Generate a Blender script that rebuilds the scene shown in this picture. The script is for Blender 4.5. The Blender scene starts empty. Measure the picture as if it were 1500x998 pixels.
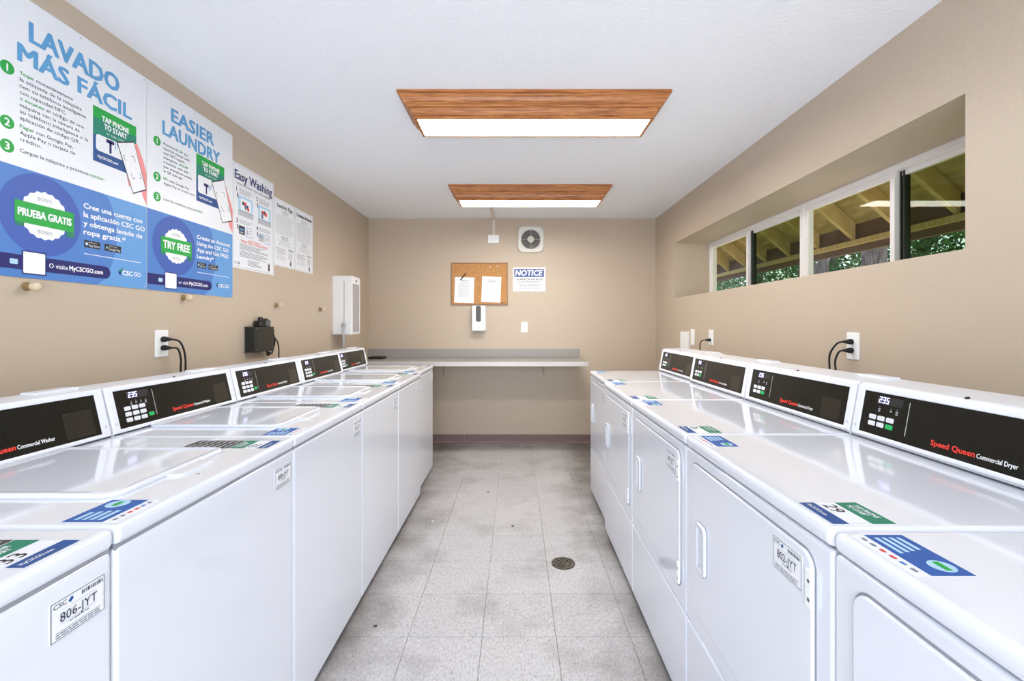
import bpy, bmesh, math, random
from mathutils import Matrix, Vector
random.seed(7)
S = bpy.context.scene
COL = S.collection
PI = math.pi

# ------------------------------------------------------------------ camera
cam_d = bpy.data.cameras.new('camera'); cam = bpy.data.objects.new('camera', cam_d); COL.objects.link(cam)
cam.location = (0, 0, 1.286); cam.rotation_euler = (PI/2, 0, 0)
cam_d.sensor_width = 36.0; cam_d.lens = 677/1500*36.0
cam_d.shift_x = -6/1500; cam_d.shift_y = -23/1500
cam_d.clip_start = .02; cam_d.clip_end = 200
S.camera = cam
# ------------------------------------------------------------------ sky, sun, added doorway lamp, exposure
W = bpy.data.worlds.new('sky'); S.world = W; W.use_nodes = True
nt = W.node_tree; nt.nodes.clear()
wo = nt.nodes.new('ShaderNodeOutputWorld'); bg = nt.nodes.new('ShaderNodeBackground'); sk = nt.nodes.new('ShaderNodeTexSky')
sk.sky_type = 'NISHITA'; sk.sun_disc = False; sk.sun_elevation = math.radians(52); sk.sun_rotation = math.radians(70)
bg.inputs['Strength'].default_value = 0.22
nt.links.new(sk.outputs[0], bg.inputs[0]); nt.links.new(bg.outputs[0], wo.inputs[0])
sd = bpy.data.lights.new('sun', 'SUN'); sd.energy = 4.2; sd.angle = math.radians(1.0); sd.color = (1, .95, .86)
sun = bpy.data.objects.new('sun', sd); COL.objects.link(sun); sun.location = (8, 6, 12)
sun.rotation_euler = Vector((-.25, -.62, -1.0)).to_track_quat('-Z', 'Y').to_euler()
# added area lamp, standing in for daylight from an unseen doorway behind the camera
ad = bpy.data.lights.new('added_doorway_lamp', 'AREA'); ad.shape = 'RECTANGLE'; ad.size = 1.9; ad.size_y = 2.0
ad.energy = 62; ad.color = (.86, .93, 1.0)
al = bpy.data.objects.new('added_doorway_lamp', ad); COL.objects.link(al)
al.location = (0, -1.46, 1.08); al.rotation_euler = (PI/2, 0, 0)
S.view_settings.view_transform = 'Standard'; S.view_settings.look = 'None'
S.view_settings.gamma = 1.0; S.view_settings.use_curve_mapping = False
S.view_settings.exposure = 0.64
LAMP = 22.0          # emission of the ceiling fixtures

# ------------------------------------------------------------------ helpers
def lin(c):
    return tuple(((v/255)/12.92 if v/255 <= .04045 else ((v/255+.055)/1.055)**2.4) for v in c)

_m = {}
def mat(name, rgb, rough=.5, metal=0, coat=0, emit=None, spec=.5):
    if name in _m: return _m[name]
    m = bpy.data.materials.new(name); m.use_nodes = True
    p = m.node_tree.nodes['Principled BSDF']
    c = lin(rgb) + (1,)
    p.inputs['Base Color'].default_value = c
    p.inputs['Roughness'].default_value = rough; p.inputs['Metallic'].default_value = metal
    p.inputs['Coat Weight'].default_value = coat; p.inputs['Coat Roughness'].default_value = .06
    p.inputs['Specular IOR Level'].default_value = spec
    if emit:
        p.inputs['Emission Color'].default_value = c; p.inputs['Emission Strength'].default_value = emit
    _m[name] = m
    return m

def nodes(m):
    t = m.node_tree
    return t, t.nodes['Principled BSDF']

def add(t, kind, **kw):
    n = t.nodes.new(kind)
    for k, v in kw.items():
        if k in n.inputs: n.inputs[k].default_value = v
        else: setattr(n, k, v)
    return n

def bump(m, scale, strength, dist=.002, detail=3, scale2=None, coord='Object', rough=.5):
    t, p = nodes(m)
    tc = add(t, 'ShaderNodeTexCoord')
    n = add(t, 'ShaderNodeTexNoise', Scale=scale, Detail=detail, Roughness=rough)
    t.links.new(tc.outputs[coord], n.inputs['Vector'])
    b = add(t, 'ShaderNodeBump', Strength=strength, Distance=dist)
    t.links.new(n.outputs['Fac'], b.inputs['Height']); t.links.new(b.outputs[0], p.inputs['Normal'])
    return n

def noise_color(m, c0, c1, scale, lo=.35, hi=.65, stretch=(1, 1, 1), detail=4, coord='Object', distortion=0.0):
    t, p = nodes(m)
    tc = add(t, 'ShaderNodeTexCoord'); mp = add(t, 'ShaderNodeMapping'); mp.inputs['Scale'].default_value = stretch
    n = add(t, 'ShaderNodeTexNoise', Scale=scale, Detail=detail, Distortion=distortion)
    r = add(t, 'ShaderNodeValToRGB')
    r.color_ramp.elements[0].position = lo; r.color_ramp.elements[0].color = lin(c0)+(1,)
    r.color_ramp.elements[1].position = hi; r.color_ramp.elements[1].color = lin(c1)+(1,)
    t.links.new(tc.outputs[coord], mp.inputs[0]); t.links.new(mp.outputs[0], n.inputs['Vector'])
    t.links.new(n.outputs['Fac'], r.inputs[0]); t.links.new(r.outputs[0], p.inputs['Base Color'])
    return r

KIDS = {}
def obj(name, bm, m, parent=None, M=None, smooth=False):
    me = bpy.data.meshes.new(name); bm.normal_update(); bm.to_mesh(me); bm.free()
    if m: me.materials.append(m)
    o = bpy.data.objects.new(name, me); COL.objects.link(o)
    if smooth:
        for p in me.polygons: p.use_smooth = True
        w = o.modifiers.new('normals', 'WEIGHTED_NORMAL'); w.keep_sharp = False
    if parent:
        o.parent = parent; KIDS.setdefault(parent, []).append(o)
    if M is not None: o.matrix_basis = M
    return o

def tag(o, label=None, cat=None, group=None, kind=None):
    if label: o['label'] = label
    if cat: o['category'] = cat
    if group: o['group'] = group
    if kind: o['kind'] = kind
    return o

def empty(name, M, label=None, cat=None, group=None, kind=None):
    o = bpy.data.objects.new(name, None); COL.objects.link(o); o.empty_display_size = .05
    o.matrix_basis = M
    return tag(o, label, cat, group, kind)

def NB(): return bmesh.new()

def box(bm, a, b, bev=0, seg=3):
    x0, y0, z0 = a; x1, y1, z1 = b
    v = [bm.verts.new(p) for p in ((x0,y0,z0),(x1,y0,z0),(x1,y1,z0),(x0,y1,z0),(x0,y0,z1),(x1,y0,z1),(x1,y1,z1),(x0,y1,z1))]
    f = [bm.faces.new([v[i] for i in q]) for q in ((0,3,2,1),(4,5,6,7),(0,1,5,4),(1,2,6,5),(2,3,7,6),(3,0,4,7))]
    if bev:
        es = list({e for q in f for e in q.edges})
        bmesh.ops.bevel(bm, geom=es, offset=bev, segments=seg, profile=.5, affect='EDGES')
    return bm

def B(a, b, bev=0, seg=3): return box(NB(), a, b, bev, seg)

def prism(bm, pts, z0, z1, M=None):
    """closed outline pts (x,y) counter-clockwise, extruded z0..z1"""
    M = M or Matrix()
    lo = [bm.verts.new(M @ Vector((x, y, z0))) for x, y in pts]; hi = [bm.verts.new(M @ Vector((x, y, z1))) for x, y in pts]
    n = len(pts)
    for i in range(n): bm.faces.new((lo[i], lo[(i+1) % n], hi[(i+1) % n], hi[i]))
    bm.faces.new(list(reversed(lo))); bm.faces.new(hi)
    return bm

def rr(x0, y0, x1, y1, r, n=6):
    r = max(1e-5, min(r, (x1-x0)/2, (y1-y0)/2)); out = []
    for cx, cy, a0 in ((x1-r, y0+r, -PI/2), (x1-r, y1-r, 0), (x0+r, y1-r, PI/2), (x0+r, y0+r, PI)):
        for i in range(n+1):
            a = a0 + PI/2*i/n; out.append((cx+r*math.cos(a), cy+r*math.sin(a)))
    return out

def loft(bm, loops, cap0=True, cap1=True, M=None):
    M = M or Matrix()
    rows = [[bm.verts.new(M @ Vector(p)) for p in l] for l in loops]
    n = len(rows[0])
    for a, b in zip(rows, rows[1:]):
        for i in range(n): bm.faces.new((a[i], a[(i+1) % n], b[(i+1) % n], b[i]))
    if cap0: bm.faces.new(list(reversed(rows[0])))
    if cap1: bm.faces.new(rows[-1])
    return bm

def pad(bm, x0, y0, x1, y1, r, z0, z1, b, M=None, n=6):
    """rounded-rect slab with a soft upper edge"""
    def ring(ins, z): return [(x, y, z) for x, y in rr(x0+ins, y0+ins, x1-ins, y1-ins, max(r-ins, .0005), n)]
    return loft(bm, [ring(0, z0), ring(0, z1-b), ring(b*.12, z1-b*.5), ring(b*.45, z1-b*.14), ring(b, z1)], M=M)

def disc(bm, c, r, z0, z1, n=24, M=None, r1=None):
    r1 = r if r1 is None else r1
    l = lambda R, z: [(c[0]+R*math.cos(2*PI*i/n), c[1]+R*math.sin(2*PI*i/n), z) for i in range(n)]
    return loft(bm, [l(r, z0), l(r1, z1)], M=M)

def ring(bm, c, ro, ri, z0, z1, n=32, M=None):
    M = M or Matrix()
    def l(R, z): return [bm.verts.new(M @ Vector((c[0]+R*math.cos(2*PI*i/n), c[1]+R*math.sin(2*PI*i/n), z))) for i in range(n)]
    a, b, c2, d = l(ro, z0), l(ro, z1), l(ri, z1), l(ri, z0)
    for p, q in ((a, b), (b, c2), (c2, d), (d, a)):
        for i in range(n): bm.faces.new((p[i], p[(i+1) % n], q[(i+1) % n], q[i]))
    return bm

def rect_ring(bm, o, i, z0, z1, b=.002, M=None):
    """rectangular frame: outer and inner (x0,y0,x1,y1), soft front edges"""
    M = M or Matrix()
    def l(r, d, z): return [bm.verts.new(M @ Vector(p)) for p in ((r[0]+d, r[1]+d, z), (r[2]-d, r[1]+d, z), (r[2]-d, r[3]-d, z), (r[0]+d, r[3]-d, z))]
    L = [l(o, 0, z0), l(o, 0, z1-b), l(o, b*.3, z1-b*.3), l(o, b, z1), l(i, -b, z1), l(i, -b*.3, z1-b*.3), l(i, 0, z1-b), l(i, 0, z0)]
    for p, q in zip(L, L[1:]+L[:1]):
        for k in range(4): bm.faces.new((p[k], p[(k+1) % 4], q[(k+1) % 4], q[k]))
    bmesh.ops.recalc_face_normals(bm, faces=bm.faces)
    return bm

def tube(bm, pts, r, n=8):
    """swept tube through points (Catmull-Rom smoothed)"""
    P = [Vector(p) for p in pts]; Q = []
    for i in range(len(P)-1):
        p0 = P[max(i-1, 0)]; p1 = P[i]; p2 = P[i+1]; p3 = P[min(i+2, len(P)-1)]
        for k in range(6):
            t = k/6
            Q.append(.5*((2*p1)+(-p0+p2)*t+(2*p0-5*p1+4*p2-p3)*t*t+(-p0+3*p1-3*p2+p3)*t**3))
    Q.append(P[-1]); loops = []; up = Vector((.3, .2, 1)).normalized()
    for i, q in enumerate(Q):
        d = (Q[min(i+1, len(Q)-1)]-Q[max(i-1, 0)]).normalized()
        s = d.cross(up)
        if s.length < .05: s = d.cross(Vector((1, 0, 0)))
        s.normalize(); u = s.cross(d).normalized(); up = u
        loops.append([tuple(q+s*r*math.cos(2*PI*j/n)+u*r*math.sin(2*PI*j/n)) for j in range(n)])
    return loft(bm, loops)

# --- lettering -----------------------------------------------------------
_tc = {}
def glyphs(body, bold=0.0, shear=0.0, space=1.0):
    k = (body, bold, shear, space)
    if k in _tc: return _tc[k]
    cu = bpy.data.curves.new('t', 'FONT'); cu.body = body; cu.size = 1; cu.resolution_u = 2
    cu.offset = bold; cu.shear = shear; cu.space_character = space; cu.fill_mode = 'FRONT'
    o = bpy.data.objects.new('t', cu); COL.objects.link(o)
    dg = bpy.context.evaluated_depsgraph_get(); dg.update()
    me = bpy.data.meshes.new_from_object(o.evaluated_get(dg))
    v = [tuple(x.co) for x in me.vertices]; f = [tuple(p.vertices) for p in me.polygons]
    bpy.data.objects.remove(o); bpy.data.curves.remove(cu); bpy.data.meshes.remove(me)
    xs = [p[0] for p in v] or [0, 1]
    _tc[k] = (v, f, min(xs), max(xs)); return _tc[k]
_v = glyphs('H')[0]; CAP = max(p[1] for p in _v)

def put_text(bm, body, x, y, cap, width=None, align='l', bold=0.0, shear=0.0, z=0, space=1.0):
    v, f, x0, x1 = glyphs(body, 0, shear, space)
    sy = cap/CAP; sx = sy if width is None else width/(x1-x0)
    w = (x1-x0)*sx; ox = x - (0 if align == 'l' else w/2 if align == 'c' else w)
    # weight: the outline struck several times with a small shift
    e = bold*cap*1.25; st_ = [(0, 0)] if bold < .008 else [(-e, -e*.6), (e, -e*.6), (-e, e*.6), (e, e*.6), (0, 0)] if bold > .018 else [(-e, 0), (e, 0)]
    for n, (dx, dy) in enumerate(st_):
        vs = [bm.verts.new((ox+(p[0]-x0)*sx+dx, y+p[1]*sy+dy, z+n*.00005)) for p in v]
        for q in f:
            try: bm.faces.new([vs[i] for i in q])
            except ValueError: pass
    return w

INK = dict(white=(240, 242, 246), paper=(236, 238, 243), black=(24, 24, 28), dark=(48, 50, 70), grey=(150, 152, 160), lgrey=(190, 192, 198),
           red=(214, 60, 64), sqred=(232, 58, 44), green=(12, 164, 62), teal=(14, 132, 110), sky=(92, 160, 212), blue0=(98, 156, 216), blue1=(74, 126, 198),
           blue2=(58, 92, 176), navy=(12, 22, 104), stickblue=(22, 76, 142), title=(30, 38, 104), pink=(238, 150, 150), blue3=(34, 88, 168),
           pale=(176, 212, 238), mid=(122, 128, 140), notice=(44, 74, 148), brown=(58, 54, 52), stickgreen=(14, 126, 96))
def ink(n): return mat('print_'+n, INK[n], .45)

class Sheet:
    """a printed sheet: a thin base plus flat printed layers as children"""
    def __init__(s, name, w, h, base, M, parent=None, th=.001, r=0, root=None):
        s.M = M; s.L = {}; s.th = th
        bm = NB(); prism(bm, rr(0, 0, w, h, r, 4) if r else [(0, 0), (w, 0), (w, h), (0, h)], 0, th)
        s.o = obj(name, bm, base, parent, M)
        s.dz = .00035
    JOIN = {'small_print', 'print', 'heading', 'rules_text', 'red_print', 'barcode', 'scan_corner', 'cycle_row', 'indicator_mark', 'card_mark', 'rule', 'laundry_picture',
            'panel_picture_detail', 'pictogram_wave', 'display_digits', 'line_mark'}
    def bm(s, name, m):
        k = (name, m) if name in s.JOIN else (name, m, len(s.L))
        if k not in s.L: s.L[k] = NB()
        return s.L[k]
    def z(s, lvl): return s.th + s.dz*lvl
    def poly(s, name, m, pts, lvl=1):
        b = s.bm(name, m); b.faces.new([b.verts.new((x, y, s.z(lvl))) for x, y in pts])
    def rect(s, name, m, x0, y0, x1, y1, lvl=1, r=0):
        s.poly(name, m, rr(x0, y0, x1, y1, r, 4) if r else [(x0, y0), (x1, y0), (x1, y1), (x0, y1)], lvl)
    def circ(s, name, m, cx, cy, r, lvl=1, n=28, wob=0, k=0, clip=None):
        pts = []
        for i in range(n):
            a = 2*PI*i/n; R = r*(1+wob*math.cos(k*a)); x, y = cx+R*math.cos(a), cy+R*math.sin(a)
            if clip: x = min(max(x, clip[0]), clip[2]); y = min(max(y, clip[1]), clip[3])
            pts.append((x, y))
        s.poly(name, m, pts, lvl)
    def frame(s, name, m, x0, y0, x1, y1, t, lvl=1):
        b = s.bm(name, m); z = s.z(lvl)
        o = [b.verts.new((x, y, z)) for x, y in ((x0, y0), (x1, y0), (x1, y1), (x0, y1))]; i = [b.verts.new((x, y, z)) for x, y in ((x0+t, y0+t), (x1-t, y0+t), (x1-t, y1-t), (x0+t, y1-t))]
        for k in range(4): b.faces.new((o[k], o[(k+1) % 4], i[(k+1) % 4], i[k]))
    def text(s, name, m, body, x, y, cap, width=None, align='l', bold=0, shear=0, lvl=2, space=1):
        return put_text(s.bm(name, m), body, x, y, cap, width, align, bold, shear, s.z(lvl), space)
    def lines(s, name, m, x0, x1, ytop, n, pitch, th, ragged=.25, center=False, lvl=1):
        for i in range(n):
            w = (x1-x0)*(1-ragged*random.random()); a = x0 if not center else (x0+x1-w)/2; y = ytop-i*pitch
            c = a
            while c < a+w-.002:              # greeked words too small to read
                e = min(c+random.uniform(.006, .02)*(pitch/.006)**.5, a+w)
                s.rect(name, m, c, y-th, e, y, lvl); c = e+th*.9
    def build(s):
        for k, b in s.L.items():
            o = obj(k[0], b, k[1], s.o)
            if k[0] in s.JOIN: o['kind'] = 'stuff'
            elif len(k) == 3 and k[0].endswith('text') or 'lettering' in k[0] or k[0] in ('title', 'number'): o['kind'] = 'stuff'
        return s.o

ML = lambda y, z, x=-1.61: Matrix(((0, 0, 1, x), (1, 0, 0, y), (0, 1, 0, z), (0, 0, 0, 1)))      # on the left wall
MR = lambda y, z, x=1.521: Matrix(((0, 0, -1, x), (-1, 0, 0, y), (0, 1, 0, z), (0, 0, 0, 1)))    # on the right wall
MF = lambda x, z, y=5.04: Matrix(((1, 0, 0, x), (0, 0, -1, y), (0, 1, 0, z), (0, 0, 0, 1)))      # facing the camera
T = lambda x, y, z: Matrix.Translation((x, y, z))

# ------------------------------------------------------------------ materials
wall_m = mat('tan_wall_paint', (193, 177, 158), .42)
def wall_tex(m):
    t, p = nodes(m); tc = add(t, 'ShaderNodeTexCoord')
    n1 = add(t, 'ShaderNodeTexNoise', Scale=95, Detail=2); n2 = add(t, 'ShaderNodeTexNoise', Scale=38, Detail=3)
    mx = add(t, 'ShaderNodeMath', operation='ADD'); b = add(t, 'ShaderNodeBump', Strength=.55, Distance=.0022)
    for n in (n1, n2): t.links.new(tc.outputs['Object'], n.inputs['Vector'])
    t.links.new(n1.outputs['Fac'], mx.inputs[0]); t.links.new(n2.outputs['Fac'], mx.inputs[1])
    t.links.new(mx.outputs[0], b.inputs['Height']); t.links.new(b.outputs[0], p.inputs['Normal'])
wall_tex(wall_m)
ceil_m = mat('white_textured_ceiling', (246, 249, 255), .8); bump(ceil_m, 60, .6, .004, 4)
enamel = mat('white_enamel', (226, 230, 240), .10, coat=.5); bump(enamel, 200, .02, .0005, 2)
plastic = mat('white_console_plastic', (230, 233, 242), .25)
grey_pl = mat('pale_grey_plastic', (200, 202, 210), .4)
panel_m = mat('black_console_overlay', (17, 18, 14), .25, spec=.35); 
blackp = mat('black_plastic', (18, 18, 18), .4)
rubber = mat('black_rubber', (14, 14, 15), .55)
led = mat('display_digits', (190, 190, 255), .5, emit=2.2)
key_m = mat('pale_keys', (222, 224, 230), .5)
gkey_m = mat('green_key', (20, 176, 92), .45)
winm = mat('smoked_window', (38, 36, 30), .16)
steel = mat('zinc_steel', (170, 172, 176), .35, metal=.9)
dark = mat('dark_gap', (20, 20, 22), .8)
plate_m = mat('white_wall_plate', (242, 243, 244), .35)
vinyl = mat('white_vinyl_frame', (248, 246, 248), .35)
wood = mat('oak_moulding', (176, 108, 52), .38)
def wood_nodes(m):
    t, p = nodes(m); tc = add(t, 'ShaderNodeTexCoord'); mp = add(t, 'ShaderNodeMapping'); mp.inputs['Scale'].default_value = (.8, 14, 16)
    n = add(t, 'ShaderNodeTexNoise', Scale=5.5, Detail=6, Distortion=1.4, Roughness=.62)
    mp2 = add(t, 'ShaderNodeMapping'); mp2.inputs['Scale'].default_value = (3, 90, 90)
    n2 = add(t, 'ShaderNodeTexNoise', Scale=3, Detail=3)
    a = add(t, 'ShaderNodeMath', operation='MULTIPLY'); a.inputs[1].default_value = .35
    s = add(t, 'ShaderNodeMath', operation='ADD')
    r = add(t, 'ShaderNodeValToRGB'); e = r.color_ramp.elements
    e[0].position = .46; e[0].color = lin((112, 60, 28))+(1,); e[1].position = .86; e[1].color = lin((202, 138, 82))+(1,)
    k = e.new(.62); k.color = lin((168, 104, 54))+(1,)
    t.links.new(tc.outputs['Object'], mp.inputs[0]); t.links.new(mp.outputs[0], n.inputs['Vector'])
    t.links.new(tc.outputs['Object'], mp2.inputs[0]); t.links.new(mp2.outputs[0], n2.inputs['Vector'])
    t.links.new(n2.outputs['Fac'], a.inputs[0]); t.links.new(n.outputs['Fac'], s.inputs[0]); t.links.new(a.outputs[0], s.inputs[1])
    t.links.new(s.outputs[0], r.inputs[0]); t.links.new(r.outputs[0], p.inputs['Base Color'])
wood_nodes(wood)
diff_m = mat('lit_diffuser', (255, 250, 240), .5, emit=LAMP)
cork = mat('cork', (190, 138, 84), .9); noise_color(cork, (168, 116, 66), (208, 158, 104), 160)
oakf = mat('thin_wood_frame', (160, 120, 84), .5)
lam = mat('grey_laminate', (150, 146, 142), .38); noise_color(lam, (118, 114, 112), (180, 176, 172), 260, .3, .7, detail=2)
lam_e = mat('pale_laminate_edge', (206, 202, 202), .35); noise_color(lam_e, (188, 184, 184), (216, 212, 212), 260, .3, .7, detail=2)
base_m = mat('brown_cove_base', (124, 102, 98), .45)
tan_base = mat('subfloor', (120, 112, 106), .8)

def tile_mat():
    m = mat('vinyl_floor_tile', (190, 186, 186), .42)
    t, p = nodes(m); g = add(t, 'ShaderNodeNewGeometry'); oi = add(t, 'ShaderNodeObjectInfo')
    mp = add(t, 'ShaderNodeMapping'); mp.inputs['Scale'].default_value = (1.0, .45, 1)
    n = add(t, 'ShaderNodeTexNoise', Scale=140, Detail=5, Roughness=.7, Distortion=.6)
    r = add(t, 'ShaderNodeValToRGB'); e = r.color_ramp.elements
    e[0].position = .28; e[0].color = lin((140, 136, 137))+(1,); e[1].position = .68; e[1].color = lin((202, 200, 203))+(1,)
    k = e.new(.48); k.color = lin((180, 178, 180))+(1,)
    t.links.new(g.outputs['Position'], mp.inputs[0]); t.links.new(mp.outputs[0], n.inputs['Vector']); t.links.new(n.outputs['Fac'], r.inputs[0])
    # trodden-in grime: blotches; strips along the machines mix dirt with painted-in shade
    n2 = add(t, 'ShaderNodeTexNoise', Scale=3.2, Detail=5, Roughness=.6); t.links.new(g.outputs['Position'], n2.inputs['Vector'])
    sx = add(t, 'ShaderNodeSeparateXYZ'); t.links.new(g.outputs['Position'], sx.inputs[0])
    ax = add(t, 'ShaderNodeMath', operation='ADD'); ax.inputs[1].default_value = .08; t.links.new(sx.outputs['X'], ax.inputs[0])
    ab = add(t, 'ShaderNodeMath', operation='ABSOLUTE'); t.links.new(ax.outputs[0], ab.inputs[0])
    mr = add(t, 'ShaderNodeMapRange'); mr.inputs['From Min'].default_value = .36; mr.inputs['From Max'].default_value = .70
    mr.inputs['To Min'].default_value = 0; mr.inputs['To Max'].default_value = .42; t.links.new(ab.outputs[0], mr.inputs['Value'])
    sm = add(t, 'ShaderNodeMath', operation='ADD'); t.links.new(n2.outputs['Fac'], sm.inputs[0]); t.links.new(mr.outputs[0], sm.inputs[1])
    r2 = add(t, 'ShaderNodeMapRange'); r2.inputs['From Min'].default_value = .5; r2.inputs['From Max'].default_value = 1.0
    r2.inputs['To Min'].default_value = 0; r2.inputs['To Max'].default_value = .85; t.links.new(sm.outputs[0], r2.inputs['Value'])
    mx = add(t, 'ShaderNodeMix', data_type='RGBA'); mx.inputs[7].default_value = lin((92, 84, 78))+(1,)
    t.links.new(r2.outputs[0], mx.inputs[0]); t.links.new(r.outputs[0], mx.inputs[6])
    # slight tint per tile
    hv = add(t, 'ShaderNodeHueSaturation'); v = add(t, 'ShaderNodeMapRange'); v.inputs['To Min'].default_value = .94; v.inputs['To Max'].default_value = 1.04
    t.links.new(oi.outputs['Random'], v.inputs['Value']); t.links.new(v.outputs[0], hv.inputs['Value']); t.links.new(mx.outputs[2], hv.inputs['Color'])
    t.links.new(hv.outputs[0], p.inputs['Base Color'])
    return m
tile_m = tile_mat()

def glass_mat(name, tint):
    m = bpy.data.materials.new(name); m.use_nodes = True; t = m.node_tree; t.nodes.clear()
    o = add(t, 'ShaderNodeOutputMaterial'); mx = add(t, 'ShaderNodeMixShader'); tr = add(t, 'ShaderNodeBsdfTransparent')
    gl = add(t, 'ShaderNodeBsdfGlossy'); gl.inputs['Roughness'].default_value = .01
    lw = add(t, 'ShaderNodeLayerWeight'); pw = add(t, 'ShaderNodeMath', operation='POWER'); pw.inputs[1].default_value = 5
    ma = add(t, 'ShaderNodeMath', operation='MULTIPLY_ADD'); ma.inputs[1].default_value = .3; ma.inputs[2].default_value = .013
    t.links.new(lw.outputs['Facing'], pw.inputs[0]); t.links.new(pw.outputs[0], ma.inputs[0]); fr = ma
    tr.inputs['Color'].default_value = tint+(1,)
    t.links.new(fr.outputs[0], mx.inputs[0]); t.links.new(tr.outputs[0], mx.inputs[1]); t.links.new(gl.outputs[0], mx.inputs[2]); t.links.new(mx.outputs[0], o.inputs[0])
    return m
glass_c = glass_mat('clear_glass', (.92, .95, .92)); glass_t = glass_mat('tinted_glass', (.62, .70, .58))

# ------------------------------------------------------------------ room shell
XL, XR, YB, YF, H = -1.61, 1.521, 5.04, -1.4, 2.445
st = lambda o: tag(o, kind='structure')
fl = st(obj('floor', B((XL-.1, YF-.1, -.1), (XR+.4, YB+.1, -.004)), tan_base))
st(obj('ceiling', B((XL-.1, YF-.1, H), (XR+.4, YB+.1, H+.1)), ceil_m))
st(obj('wall_left', B((XL-.1, YF-.1, 0), (XL, YB+.1, H)), wall_m))
st(obj('wall_back', B((XL, YB, 0), (XR, YB+.1, H)), wall_m))
wy0, wy1, wz0, wz1, WX = 1.565, 4.438, 1.543, 2.07, 1.855
bm = NB()
box(bm, (XR, YF-.1, 0), (XR+.40, YB+.1, wz0)); box(bm, (XR, YF-.1, wz1), (XR+.40, YB+.1, H))
box(bm, (XR, YF-.1, wz0), (XR+.40, wy0, wz1)); box(bm, (XR, wy1, wz0), (XR+.40, YB+.1, wz1))
st(obj('wall_right', bm, wall_m))
bm = NB()
box(bm, (XL, YF-.1, 0), (-1.0, YF, H)); box(bm, (1.0, YF-.1, 0), (XR, YF, H)); box(bm, (-1.0, YF-.1, 2.14), (1.0, YF, H))  # unseen wall; its open doorway is added to let light in
st(obj('wall_front', bm, wall_m))

# floor tiles: one piece each, joints 1.2 mm
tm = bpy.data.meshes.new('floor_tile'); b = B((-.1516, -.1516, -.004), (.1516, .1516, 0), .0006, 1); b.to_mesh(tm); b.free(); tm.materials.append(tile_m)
for i in range(-3, 4):
    for j in range(-11, 12):
        cy = 1.905+.1524+.3048*j
        if cy < YF-.1 or cy > YB+.1: continue
        o = bpy.data.objects.new('floor_tile', tm); COL.objects.link(o); o.parent = fl
        o.location = (-.1404+.1524+.3048*i + (.0006*((j*7) % 3-1)), cy, 0)
        if cy+.152 > YB:
            s = (YB-(cy-.152))/.304; o.scale = (1, s, 1); o.location.y = (YB+cy-.152)/2
# cove base along the back wall, three lengths
bb = st(empty('baseboard_back', T(0, YB, 0)))
for x0, x1 in ((XL, -.565), (-.563, .648), (.650, XR)):
    b = NB(); prof = [(0, 0), (-.016, 0), (-.010, .010), (-.006, .02), (-.006, .086), (-.003, .092), (0, .092)]
    loft(b, [[(x0, y, z) for y, z in prof], [(x1, y, z) for y, z in prof]])
    bmesh.ops.recalc_face_normals(b, faces=b.faces)
    obj('base_length', b, base_m, bb)

# ------------------------------------------------------------------ the window in the right wall: two two-panel sliders
def window(name, ya, yb):
    w = st(empty(name, T(WX, (ya+yb)/2, wz0)))
    hw = (yb-ya)/2; hh = wz1-wz0
    def fr(nm, y0, y1, z0, z1, x0, x1, t, m=vinyl, bt=None, tt=None, par=w):
        bt = t if bt is None else bt; tt = t if tt is None else tt
        b = NB(); rect_ring(b, (-y1, z0, -y0, z1), (-y1+t, z0+bt, -y0-t, z1-tt), -x1, -x0, .002, MR(0, 0, 0))
        return obj(nm, b, m, par)
    fr('window_frame', -hw, hw, 0, hh, -.0, .062, .022, tt=.032)
    # inner sliding sash (far from the camera) and outer fixed light (near)
    s1 = fr('sliding_sash', -.012, hw-.022, .022, hh-.032, .004, .026, .028)
    obj('pane', B((.012, .016, .05), (.016, hw-.05, hh-.06)), glass_c, s1)
    b = B((-.006, hw-.046, .22), (.004, hw-.030, .30), .003, 2); obj('latch', b, vinyl, s1)
    s2 = fr('fixed_sash', -hw+.022, .014, .022, hh-.032, .034, .058, .022)
    obj('pane', B((.044, -hw+.044, .044), (.048, -.008, hh-.054)), glass_t, s2)
    for q0, q1 in ((-.040, -.030), (-.022, -.014)): obj('weather_strip', B((.030, q0, .022), (.060, q1, hh-.032)), mat('green_black_strip', (26, 34, 26), .5), s2)
    return w
ym = (wy0+wy1)/2
window('window_1', ym, wy1-.0); window('window_2', wy0, ym)

# ------------------------------------------------------------------ ceiling lights
def ceiling_light(cx, cy, label):
    r = empty('ceiling_light', T(cx, cy, H), label, 'light fixture', 'wood-framed ceiling lights')
    hw, hd = 1.355/2, .376/2
    prof = [(0, .002), (0, -.013), (.009, -.015), (.010, -.023), (.017, -.030), (.024, -.044), (.036, -.055), (.040, -.056), (.041, -.064), (.053, -.068), (.057, -.088), (.064, -.098), (.0705, -.100), (.0705, -.113), (.084, -.113), (.084, -.100)]
    for k in range(4):
        b = NB(); rows = []
        for o, z in prof:
            c = [(-hw+o, -hd+o), (hw-o, -hd+o), (hw-o, hd-o), (-hw+o, hd-o)]
            p, q = c[k], c[(k+1) % 4]
            rows.append((b.verts.new((p[0], p[1], z)), b.verts.new((q[0], q[1], z))))
        for a, c in zip(rows, rows[1:]): b.faces.new((a[0], a[1], c[1], c[0]))
        b.faces.new((rows[-1][0], rows[-1][1], rows[0][1], rows[0][0]))
        b.faces.new([x[0] for x in rows]); b.faces.new([x[1] for x in reversed(rows)])
        bmesh.ops.recalc_face_normals(b, faces=b.faces)
        obj('moulding', b, wood, r)
    obj('diffuser', B((-hw+.084, -hd+.084, -.108), (hw-.084, hd-.084, -.102)), diff_m, r)
    return r
ceiling_light(.09, 2.271+.188, 'large oak-framed ceiling light nearer the camera')
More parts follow.
